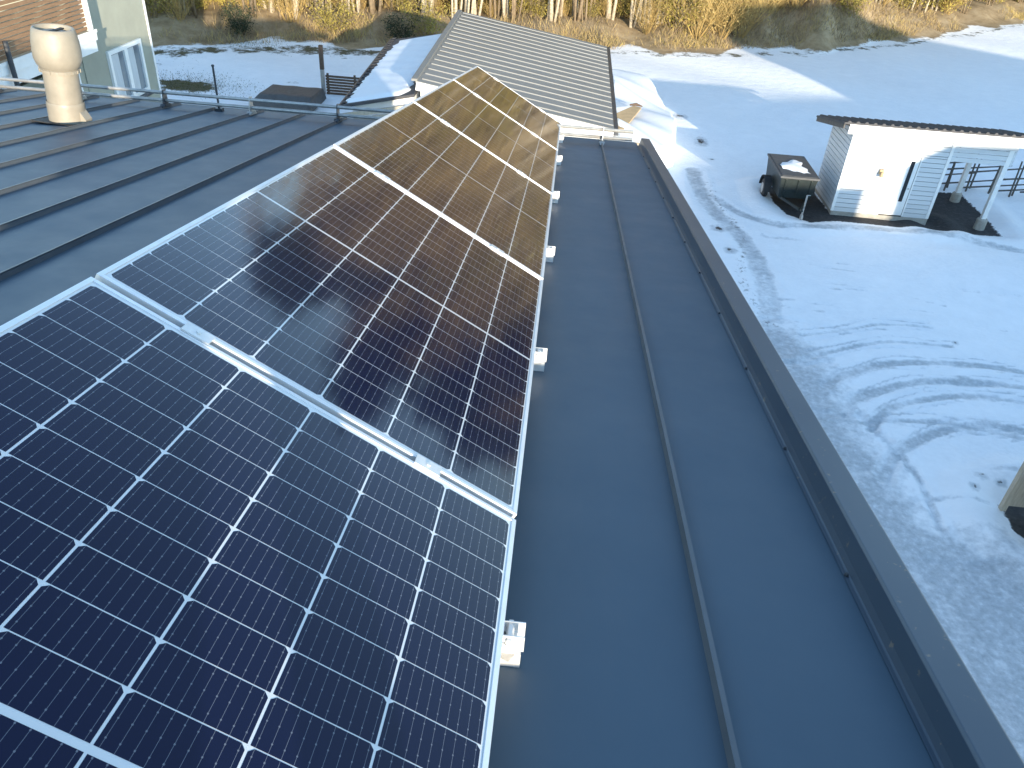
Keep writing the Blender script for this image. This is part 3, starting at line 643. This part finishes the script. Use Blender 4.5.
mb = MB(); mb.box(10.444, 11.146, sy0 - .012, sy0 + .026, .16, 2.068); dr = local(mb, sh).build('door', m_white, sh)
mb = MB(); mb.box(10.4291, 11.1649, sy0 - .006, sy0 + .028, .13, 2.09); local(mb, sh).build('door_gap', m_black, dr)
mb = MB(); mb.box(10.90, 11.02, sy0 - .018, sy0 - .0125, .62, 1.92); local(mb, sh).build('glass_strip', m_dglass, dr)
mb = MB(); mb.tube([(11.09, sy0 - .012, 1.06), (11.09, sy0 - .06, 1.06), (11.02, sy0 - .06, 1.06)], .012, 8); local(mb, sh).build('handle', m_galv, dr)
mb = MB()
for a in ((10.384, 10.429, .13, 2.135), (11.161, 11.205, .13, 2.135), (10.430, 11.160, 2.085, 2.135)): mb.box(a[0], a[1], sy0 - .02, sy0 + .03, a[2], a[3])
local(mb, sh).build('door_frame', m_white, dr)
mb = MB(); mb.box(10.02, 10.14, sy0 - .09, sy0 + .01, 1.46, 1.60); mb.lathe([(.0, .0), (.06, .0), (.05, .13), (.03, .15), (.0, .15)], (10.08, sy0 - .15, 1.40), n=12); local(mb, sh).build('wall_lamp', m_tan, sh)
for x, y in ((sxp - .1, sy0 + .06), (sxp, 27.3)):
    mb = MB(); mb.box(x - .07, x + .07, y - .07, y + .07, .25, 2.5 if y < 26 else zr(27.3) - .05); ps = local(mb, sh).build('post', m_white, sh)
    mb = MB(); mb.lathe([(.0, .28), (.13, .28), (.165, .24), (.17, -.1)], (x, y, 0), n=14); local(mb, sh).build('footing', m_concrete, ps)
mb = MB(); mb.box(sx1 + .005, sxp + .08, 27.25, 27.35, zr(27.3) - .26, zr(27.3) - .06); mb.box(sxp - .05, sxp + .05, sy0 + .14, 27.2, 2.05, 2.2); local(mb, sh).build('beam', m_white, sh)

# ------------------------------------------------------------------ rustic pole fence behind the carport
fe = empty('pole_fence', (15.5, 28, 0), 'rustic fence of thin slanting dark poles behind the carport end of the shed', 'fence')
r2 = random.Random(11)
fy = lambda x: 28.3 - (x - 12.3) * .12
for i in range(12):
    x = 12.3 + i * .72
    for e in (0, .16): mb = MB(); mb.tube([(x + e, fy(x) - .06 + e, -.2), (x + e + r2.uniform(-.08, .08), fy(x) - .06 + e + .05, 1.45 + r2.uniform(-.1, .2))], [.035, .026], 6); local(mb, fe).build('stake', m_greywood, fe)
for i in range(9):
    x = 11.2 + i * 1.0
    for k in range(2):
        z0 = .18 + .42 * k + r2.uniform(0, .15); mb = MB(); mb.tube([(x, fy(x), z0), (x + 2.4, fy(x + 2.4), z0 + .42 + r2.uniform(0, .1))], [.032, .022], 6); local(mb, fe).build('rail_pole', m_greywood, fe)

# ------------------------------------------------------------------ box trailer beside the shed
tr = empty('box_trailer', (7.65, 25.9, 0), 'dark green two-wheel box trailer with grey lid and a patch of snow, beside the shed', 'trailer')
mb = MB(); mb.hexa([(-.52, -1.0, .42), (.52, -1.0, .42), (.52, 1.05, .42), (-.52, 1.05, .42), (-.58, -1.08, 1.08), (.58, -1.08, 1.08), (.58, 1.1, 1.08), (-.58, 1.1, 1.08)])
for x in (-.4, 0, .4): mb.beam((x, -1.02, .45), (x, -1.095, 1.05), .05, .02, up=(0, -1, 0))
mb.build('body', m_trailer, tr, bevel=.015)
mb = MB(); mb.box(-.62, .62, -1.13, 1.14, 1.085, 1.15); mb.box(-.56, .56, -1.07, 1.08, 1.15, 1.165); mb.build('lid', m_lid, tr, bevel=.015)
mb = MB(); NX = 26
for j in range(NX + 1):
    for i in range(NX + 1):
        x, y = i / NX * 2 - 1, j / NX * 2 - 1; rr = math.hypot(x, y) * (1 + .22 * math.sin(3 * math.atan2(y, x) + 1) + .12 * math.sin(7 * math.atan2(y, x)))
        mb.v.append(V((x * .42 - .03 + .12 * y * y, y * .62 - .1, 1.160 + .07 * max(0, 1 - rr * rr))))
mb.f = [(j * (NX + 1) + i, j * (NX + 1) + i + 1, (j + 1) * (NX + 1) + i + 1, (j + 1) * (NX + 1) + i) for j in range(NX) for i in range(NX)]; mb.m = [0] * len(mb.f); mb.build('snow_patch', m_snowlump, tr, smooth=True)
for sx in (-1, 1):
    mb = MB(); mb.lathe([(.0, .0), (.20, .0), (.30, .02), (.32, .06), (.32, .12), (.30, .16), (.20, .18), (0, .18)], (sx * .71 - .09, .1, .31), (1, 0, 0), 24); wl = mb.build('wheel', m_black, tr, smooth=False)
    mb = MB(); mb.lathe([(.0, -.01), (.08, -.01), (.17, -.004), (.18, .02)], (sx * .71 - .09 if sx < 0 else .80, .1, .31), (1, 0, 0) if sx < 0 else (-1, 0, 0), 20); mb.build('rim', m_galv, wl)
    mb = MB(); pr = [(math.cos(t) * .42 + .1, math.sin(t) * .42 + .31) for t in [i * math.pi / 8 for i in range(9)]]; pr2 = [(math.cos(t) * .40 + .1, math.sin(t) * .40 + .31) for t in [i * math.pi / 8 for i in range(9)]]
    mb.extrude(pr + pr2[::-1], sx * .59, sx * .83, lambda p, al, q: V((al, p, q))); mb.build('mudguard', m_black, tr)
mb = MB()
for sx in (-1, 1): mb.beam((sx * .45, -.9, .42), (.03 * sx, -1.95, .42), .07, .08)
mb.tube([(0, -1.9, .42), (0, -2.15, .44)], .035, 8); mb.build('drawbar', m_trailer, tr)
mb = MB(); mb.tube([(.16, -1.75, .16), (.16, -1.75, .82)], .028, 8); mb.tube([(.16, -1.75, .82), (.26, -1.75, .82)], .012, 6); mb.lathe([(0, -.03), (.09, -.03), (.1, 0), (.09, .03), (0, .03)], (.16, -1.75, .1), (1, 0, 0), 14); mb.build('jack_wheel', m_galv, tr)

# ------------------------------------------------------------------ wooden enclosure at the right border
en = empty('wooden_enclosure', (9.2, 10.8, 0), 'pale wooden enclosure corner post with board wall at the right border of the photo', 'enclosure')
for x, y, h in ((-.7, .2, 1.25), (-.62, -.75, 1.15)):
    mb = MB(); mb.box(x - .05, x + .05, y - .05, y + .05, 0, h); mb.build('post', m_wood, en, bevel=.006)
mb = MB(); mb.box(-.65, 1.6, .17, .2, .12, 1.2); mb.box(-.6, 1.6, -.78, -.75, .1, .35); mb.build('board_wall', m_wood, en)
mb = MB(); mb.box(-.62, 1.6, -.7, .16, 1.0, 1.04); mb.build('shelf', m_wood, en)

# ------------------------------------------------------------------ left neighbour with tiled porch roof
hx = -10.35
lh = empty('pale_green_house', (-13, 16, 0), 'pale sage house with white window and brown slatted balcony at the upper left', 'house')
mb = MB(); mb.box(-19, hx, 16.9, 20, 0, 8.2); mb.box(-19, -12.0, 4, 16.898, 4.9, 8.19); mb.box(-19, hx - .02, 4, 16.898, 0, 4.9); local(mb, lh).build('wall', m_sage, lh)
mb = MB(); mb.box(hx - .3, hx - .02 + .012, 9, 16.6, 2.5, 4.93); local(mb, lh).build('lower_wall', m_greend, lh)
mb = MB(); mb.box(-19.4, hx + .4, 16.5, 20.4, 8.2, 8.4); local(mb, lh).build('upper_roof', m_roofdark, lh)
mb = MB(); mb.box(hx - .05, hx + .015, 19.94, 20.012, 0, 8.19); local(mb, lh).build('corner_board', m_white, lh)
ex, ez = -9.95, 5.58
mb = MB(); mb.box(-11.9, ex, 8, 16.88, ez - .16, ez - .02); local(mb, lh).build('balcony_floor', m_wood, lh)
mb = MB(); mb.box(ex + .002, ex + .035, 8, 16.92, ez - .20, ez + .0); mb.box(ex - .03, ex + .001, 8, 16.9, ez - .42, ez - .165); mb.box(ex + .036, ex + .055, 8, 16.93, ez - .05, ez + .012); local(mb, lh).build('fascia', m_white, lh)
rl = None
mb = MB()
for i in range(12): mb.box(ex - .035, ex - .012, 8, 16.72, ez + .03 + i * .083, ez + .092 + i * .083)
mb.box(ex - .06, ex + .02, 8, 16.72, ez + 1.03, ez + 1.07)
local(mb, lh).build('balcony_railing', m_brownroof, lh)
mb = MB(); mb.box(ex - .10, ex + .02, 16.725, 16.87, ez + .012, 8.1); local(mb, lh).build('balcony_post', m_white, lh)
mb = MB(); mb.box(-12.02, -11.98, 12.2, 13.2, ez, ez + 2.0); local(mb, lh).build('balcony_door', m_white, lh)
mb = MB(); mb.tube([(ex + .10, 13.9, ez + .35), (ex + .10, 13.9, ez - .45), (hx + .1, 13.9, ez - 1.0), (hx + .1, 13.9, 2.2)], .045, 8); local(mb, lh).build('downpipe', m_darkm, lh)
mb = MB(); mb.box(hx - .01, hx + .035, 16.45, 16.62, 1.8, 4.96); mb.box(hx - .01, hx + .035, 13.9, 14.05, 2.5, 4.96); local(mb, lh).build('trim', m_white, lh)
mb = MB(); mb.lathe([(0, .1), (.09, .09), (.12, .04), (.12, 0)], (hx - .01, 15.9, 4.15), (1, 0, 0), 14); local(mb, lh).build('wall_lamp', m_black, lh)
# window with two lights
wy0, wy1, wz0, wz1 = 17.85, 19.4, 3.72, 4.92
wf = MB()
for a in ((wy0, wy0 + .09, wz0, wz1), (wy1 - .09, wy1, wz0, wz1), (wy0 + .09, wy1 - .09, wz1 - .09, wz1), (wy0 + .09, wy1 - .09, wz0, wz0 + .09), ((wy0 + wy1) / 2 - .07, (wy0 + wy1) / 2 + .07, wz0 + .09, wz1 - .09)):
    wf.box(hx - .02, hx + .06, *a)
wo = local(wf, lh).build('window', m_white, lh)
mb = MB(); ym = (wy0 + wy1) / 2
for a, b in ((wy0 + .09, ym - .07), (ym + .07, wy1 - .09)): mb.box(hx + .001, hx + .012, a, b, wz0 + .09, wz1 - .09)
local(mb, lh).build('pane', m_glass, wo)
mb = MB()
for a, b in ((wy0 + .14, ym - .3), (ym + .12, wy1 - .35)): mb.box(hx + .0125, hx + .0145, a, b, wz0 + .12, wz1 - .12)
local(mb, lh).build('curtain', m_curtain, wo)
mb = MB(); mb.box(hx + .01, hx + .16, wy0 - .05, wy1 + .05, wz0 - .06, wz0 - .004); local(mb, lh).build('sill', m_darkm, wo)

# ------------------------------------------------------------------ woodland
rt = random.Random(21)
def blade(mb, p, d, ln, wd, rnd_, mi=0):
    d = d.normalized(); s_ = d.cross(V((rnd_.uniform(-1, 1), rnd_.uniform(-1, 1), rnd_.uniform(-1, 1)))).normalized() * wd
    mb.add([p - s_, p + s_, p + d * ln + s_ * .4, p + d * ln - s_ * .4], [(0, 1, 2, 3)], mi)
def twigs(mb, p, d, ln, r, rnd_, depth, mi=0):
    q = p.copy(); pts = [q.copy()]; dd = d.normalized()
    for k in range(3):
        dd = (dd + V((rnd_.uniform(-.3, .3), rnd_.uniform(-.3, .3), rnd_.uniform(-.1, .25)))).normalized(); q = q + dd * ln / 3; pts.append(q.copy())
    mb.tube(pts, [r, r * .75, r * .5, r * .2], 3, False, mi)
    if depth:
        for k in range(3):
            for _ in range(2): twigs(mb, pts[k + 1], dd + V((rnd_.uniform(-1, 1), rnd_.uniform(-1, 1), rnd_.uniform(-.2, .7))), ln * .5, r * .5, rnd_, depth - 1, mi)
def leaves(mb, pts, nl, spread, size, rnd_, mi=0):
    for _ in range(nl):
        p = rnd_.choice(pts) + V((rnd_.gauss(0, spread), rnd_.gauss(0, spread), rnd_.gauss(0, spread * .8)))
        a = V((rnd_.uniform(-1, 1), rnd_.uniform(-1, 1), rnd_.uniform(-1, 1))).normalized(); b = a.cross(V((rnd_.uniform(-1, 1), rnd_.uniform(-1, 1), rnd_.uniform(-1, 1)))).normalized(); z = size * rnd_.uniform(.5, 1.3)
        mb.add([p - a * z, p + b * z * .5, p + a * z, p - b * z * .5], [(0, 1, 2, 3)], mi)
def make_tree(kind, h, seed):
    r_ = random.Random(seed); lab, mt = {'birch': ('pale barked leafless birch standing in the sunlit woodland edge', m_bark), 'pine': ('dark green pine with bare lower trunk in the woodland', m_barkd), 'alder': ('thin brown leafless tree with golden twigs in the woodland', m_barkd)}[kind]
    o = empty(kind + '_tree', (0, 0, 0), lab, 'tree', {'birch': 'pale birches along the woodland edge', 'pine': 'pines in the woodland', 'alder': 'thin brown trees in the woodland'}[kind])
    mb = MB(); pts = []; x = y = 0; nS = 9; lean = (r_.uniform(-.09, .09), r_.uniform(-.06, .06))
    for i in range(nS + 1):
        z = h * i / nS; pts.append(V((x + lean[0] * z, y + lean[1] * z, z - .3 * (i == 0)))); x += r_.uniform(-.1, .1); y += r_.uniform(-.1, .1)
    r0 = h * (.0072 if kind != 'pine' else .011); mb.tube(pts, [r0 * (1.25 if i == 0 else 1 - .9 * i / nS) for i in range(nS + 1)], 8)
    for k in range(2 if kind != 'pine' else 0):
        a = r_.uniform(0, 6.28); q = [V((math.cos(a) * (.25 + .05 * z * (1 + k)), math.sin(a) * (.25 + .05 * z * (1 + k)), z - .3 * (z == 0))) + V((r_.uniform(-.08, .08), r_.uniform(-.08, .08), 0)) for z in (0, 1.5, 3, 5, h * .6)]
        mb.tube(q, [r0 * .75, r0 * .62, r0 * .5, r0 * .4, .01], 7)
    tips = []
    for k in range(26):
        f = r_.uniform(.3 if kind != 'pine' else .5, .98); i = f * nS; p = pts[int(i)].lerp(pts[min(nS, int(i) + 1)], i - int(i)); a = r_.uniform(0, 6.28); ln = h * (.20 * (1.15 - f) + .04)
        d = V((math.cos(a), math.sin(a), r_.uniform(.25, .9))); e = p + d.normalized() * ln
        mb.tube([p, p + d.normalized() * ln * .5 + V((0, 0, .1)), e], [r0 * .28 * (1.1 - f), r0 * .18 * (1.1 - f), .008], 4); tips += [p.lerp(e, q) for q in (.4, .6, .8, 1, 1)]
    mb.build('trunk', mt, o, smooth=True)
    mb = MB()
    if kind == 'pine': leaves(mb, tips, 3600, .55, .26, r_)
    else:
        for q in tips:
            for _ in range(4): twigs(mb, q, V((r_.uniform(-1, 1), r_.uniform(-1, 1), r_.uniform(-.5, .8))), r_.uniform(.5, 1.1), .012, r_, 0)
        leaves(mb, tips, 1300, .5, .11, r_)
    mb.build('crown', {'pine': m_needle, 'birch': m_twig, 'alder': m_leafg}[kind], o)
    return o
def make_shrub(seed, kind):
    r_ = random.Random(seed); lab = {'willow': 'bushy golden shrub of dry twigs in the sun at the foot of the woodland', 'green': 'yellow green leafy bush among the tree trunks at the woodland edge', 'ever': 'dark evergreen bush in shade at the woodland edge'}[kind]
    o = empty(kind.replace('willow', 'twiggy').replace('green', 'leafy').replace('ever', 'evergreen') + '_shrub', (0, 0, 0), lab, 'shrub', {'willow': 'golden twiggy shrubs at the woodland edge', 'green': 'leafy bushes at the woodland edge', 'ever': 'dark evergreen bushes'}[kind])
    mb = MB(); tips = []
    for k in range(34 if kind == 'willow' else 14):
        a = r_.uniform(0, 6.28); sp_ = r_.uniform(.1, .9); d = V((math.cos(a) * sp_, math.sin(a) * sp_, 1)); p = V((math.cos(a) * .35 * r_.random(), math.sin(a) * .35 * r_.random(), -.1))
        ln = r_.uniform(1.5, 2.9); twigs(mb, p, d, ln, .016, r_, 2 if kind == 'willow' and k % 2 else 1); tips += [p + d.normalized() * ln * q for q in (.4, .6, .8, .95)]
    mb.build('stems', m_twig if kind == 'willow' else m_barkd, o)
    mb = MB(); leaves(mb, tips, {'willow': 350, 'green': 1500, 'ever': 2200}[kind], .3, {'willow': .05, 'green': .075, 'ever': .085}[kind], r_)
    mb.build('foliage', {'willow': m_straw, 'green': m_leafg, 'ever': m_hedge}[kind], o)
    return o
def place(pl, x, y, sc=1, used=set()):
    o = pl if pl.name not in used else dup(pl); used.add(pl.name)
    o.location = (x, y, gz(x, y) - .05); o.rotation_euler = (0, 0, rt.uniform(0, 6.28)); o.scale = (sc, sc, sc * rt.uniform(.9, 1.12)); return o
birch = [make_tree('birch', h, 30 + i) for i, h in enumerate((15, 17, 14, 18, 16, 13))]
alder = [make_tree('alder', h, 50 + i) for i, h in enumerate((11, 13, 9, 12))]
pine = [make_tree('pine', h, 70 + i) for i, h in enumerate((22, 19))]
shr = {k: [make_shrub(90 + i + 10 * j, k) for i in range(3)] for j, k in enumerate(('willow', 'green', 'ever'))}
def inview(x, y): return -24 - (y - 40) * .3 < x < 34 + (y - 60) * .7
i = 0
for i in range(165):
    x = rt.uniform(-27, 50) if i % 3 else rt.uniform(-22, 9); e = edge_y(x); y = e + 3.4 + (abs(rt.gauss(0, 8)) if i % 2 else abs(rt.gauss(0, 2.2)))
    pl = rt.choices([birch, alder, pine], [7, 3.5, .6])[0]; place(rt.choice(pl), x, y, rt.uniform(.85, 1.3))
for i in range(46):
    x = rt.uniform(3, 36); place(rt.choice(pine), x, edge_y(x) + rt.uniform(9, 20), rt.uniform(.9, 1.18))
for i in range(105):
    x = rt.uniform(-26, 45); e = edge_y(x)
    gapx = -20 < x < 6
    y = e + (6.5 if gapx else 3.2) + abs(rt.gauss(0, 3.6)); kd = rt.choices(['willow', 'green', 'ever'], [5, 4, .12])[0]
    place(rt.choice(shr[kd]), x, y, rt.uniform(.7, 1.35))
for i in range(60):
    x = rt.uniform(-22, 8); y = edge_y(x) + rt.uniform(4.4, 8); place(rt.choice(shr[rt.choices(['willow', 'green'], [1, 2])[0]]), x, y, rt.uniform(.35, .8))
for i in range(75):
    x = rt.uniform(-24, 14); y = edge_y(x) + rt.uniform(6.5, 14); place(rt.choice(shr[rt.choices(['willow', 'green'], [3, 2])[0]]), x, y, rt.uniform(.8, 1.5))
for x, y, k, s_ in ((7.5, 51.3, 'willow', 1.25), (9.0, 52.0, 'willow', 1.3), (10.3, 53, 'willow', 1.2), (6.2, 51.5, 'green', 1.1), (4.5, 51, 'willow', .8), (12, 54.5, 'willow', 1.2), (14, 56, 'willow', 1.2), (16.5, 58, 'willow', 1.2), (19, 60, 'green', 1.), (21, 61, 'willow', 1.1), (-17.3, 43.2, 'ever', .6), (-9.2, 45.0, 'ever', .6), (-8.0, 45.8, 'green', .8), (-12.8, 45, 'green', .8), (-20.5, 43, 'willow', .9), (-22, 42.8, 'green', 1.), (-23.5, 42.5, 'willow', 1.), (-15.5, 46, 'willow', 1.), (17.8, 57.2, 'green', .9), (23, 63, 'green', .8)):
    place(rt.choice(shr[k]), x, y, s_)
# dry grass and undergrowth along the edge, uncountable
mb = MB(); r_ = random.Random(77)
for i in range(26000):
    x = r_.uniform(-26, 44); e = edge_y(x); y = e + r_.choice((abs(r_.gauss(0, 1.0)) + .3, abs(r_.gauss(0, 1.4)) + .3, r_.uniform(5, 16), r_.uniform(5, 16))); 
    if math.sin(x * .9 + 1) + math.sin(x * .37) + r_.uniform(-.5, .5) < .35 and y < e + 4.5: continue
    p = V((x, y, gz(x, y) - .03)); blade(mb, p, V((r_.uniform(-.9, .9), r_.uniform(-.9, .9), 1)), r_.uniform(.12, .42) * (1.9 if y > e + 4.5 else 1), .011, r_, 0 if r_.random() < .8 else 1)
for i in range(9000):
    x = r_.uniform(8, 27); d = r_.uniform(.2, 5.5); y = edge_y(x) + d
    blade(mb, V((x, y, gz(x, y) - .03)), V((r_.uniform(-.6, .6), r_.uniform(-.8, .4), 1)), r_.uniform(.12, .4), .014, r_, 2 if r_.random() < .7 else 0)
for i in range(12000):
    x = r_.uniform(-27, 8); d = abs(r_.gauss(0, 2.6)) - .3; y = edge_y(x) + d
    if math.sin(x * 1.3) + math.sin(x * .5 + 2) + r_.uniform(-.8, .8) < -.2: continue
    blade(mb, V((x, y, gz(x, y) - .03)), V((r_.uniform(-.7, .7), r_.uniform(-.7, .5), 1)), r_.uniform(.15, .6), .012, r_, 2 if r_.random() < .6 else 0)
ob = mb.build('dry_grass', [m_straw, m_leafg, m_barkd]); tag(ob, 'dry straw coloured grass growing along the foot of the woodland', 'grass', kind='stuff')
mb = MB()
for i in range(3500):
    x = r_.gauss(-16.2, 1.6); y = r_.gauss(33.7, 1.0) if i % 3 else edge_y(x) - abs(r_.gauss(0, 1.6))
    blade(mb, V((x, y, -.02)), V((r_.uniform(-.7, .7), r_.uniform(-.7, .7), 1)), r_.uniform(.025, .07), .008, r_)
ob = mb.build('mossy_tufts', m_moss); tag(ob, 'mossy grass tufts poking through the snow beside the pale green house', 'grass', kind='stuff')
# deep wood behind: reads as one mass
mb = MB()
for i in range(420):
    x = r_.uniform(-80, 130); y = edge_y(x) + r_.uniform(16, 48); h = r_.uniform(14, 23); mb.tube([(x, y, .5), (x + r_.uniform(-.4, .4), y, h * .5), (x + r_.uniform(-.9, .9), y, h)], [.17, .12, .03], 5, False, 0 if r_.random() < .6 else 1)
for i in range(70000):
    x = r_.uniform(-85, 135); hi = i % 5 > 2; y = edge_y(x) + (r_.uniform(9, 30) if hi else r_.uniform(12, 50))
    z = r_.uniform(9, 27) if hi else 1 + r_.uniform(0, 1) ** 1.3 * 14
    az = math.degrees(math.atan2(x, y)); top = (24.5 if 3 < az < 14 else 20 if az > 0 else 15) + 2.2 * math.sin(x * 1.1) + 1.6 * math.sin(x * 2.7 + y * .2)
    if z > top or (hi and r_.random() < (z - 9) / 26): continue
    a = V((r_.uniform(-1, 1), r_.uniform(-1, 1), r_.uniform(-1, 1))).normalized(); b = a.cross(V((r_.uniform(-1, 1), r_.uniform(-1, 1), 1))).normalized(); s_ = r_.uniform(.3, .8) if hi else r_.uniform(.2, .55)
    p = V((x, y, z)); mb.add([p - a * s_, p + b * s_ * .6, p + a * s_, p - b * s_ * .6], [(0, 1, 2, 3)], r_.choices([2, 3, 4], [1, .7, 6] if z > 10 else [5, 5, .8])[0])
ob = mb.build('deep_wood', [m_bark, m_barkd, m_twig, m_leafg, m_needle]); tag(ob, 'dense sunlit wood closing the view behind the first trees', 'wood', kind='stuff')
print('POLYS', sum(len(o.data.polygons) for o in bpy.data.objects if o.type == 'MESH'))
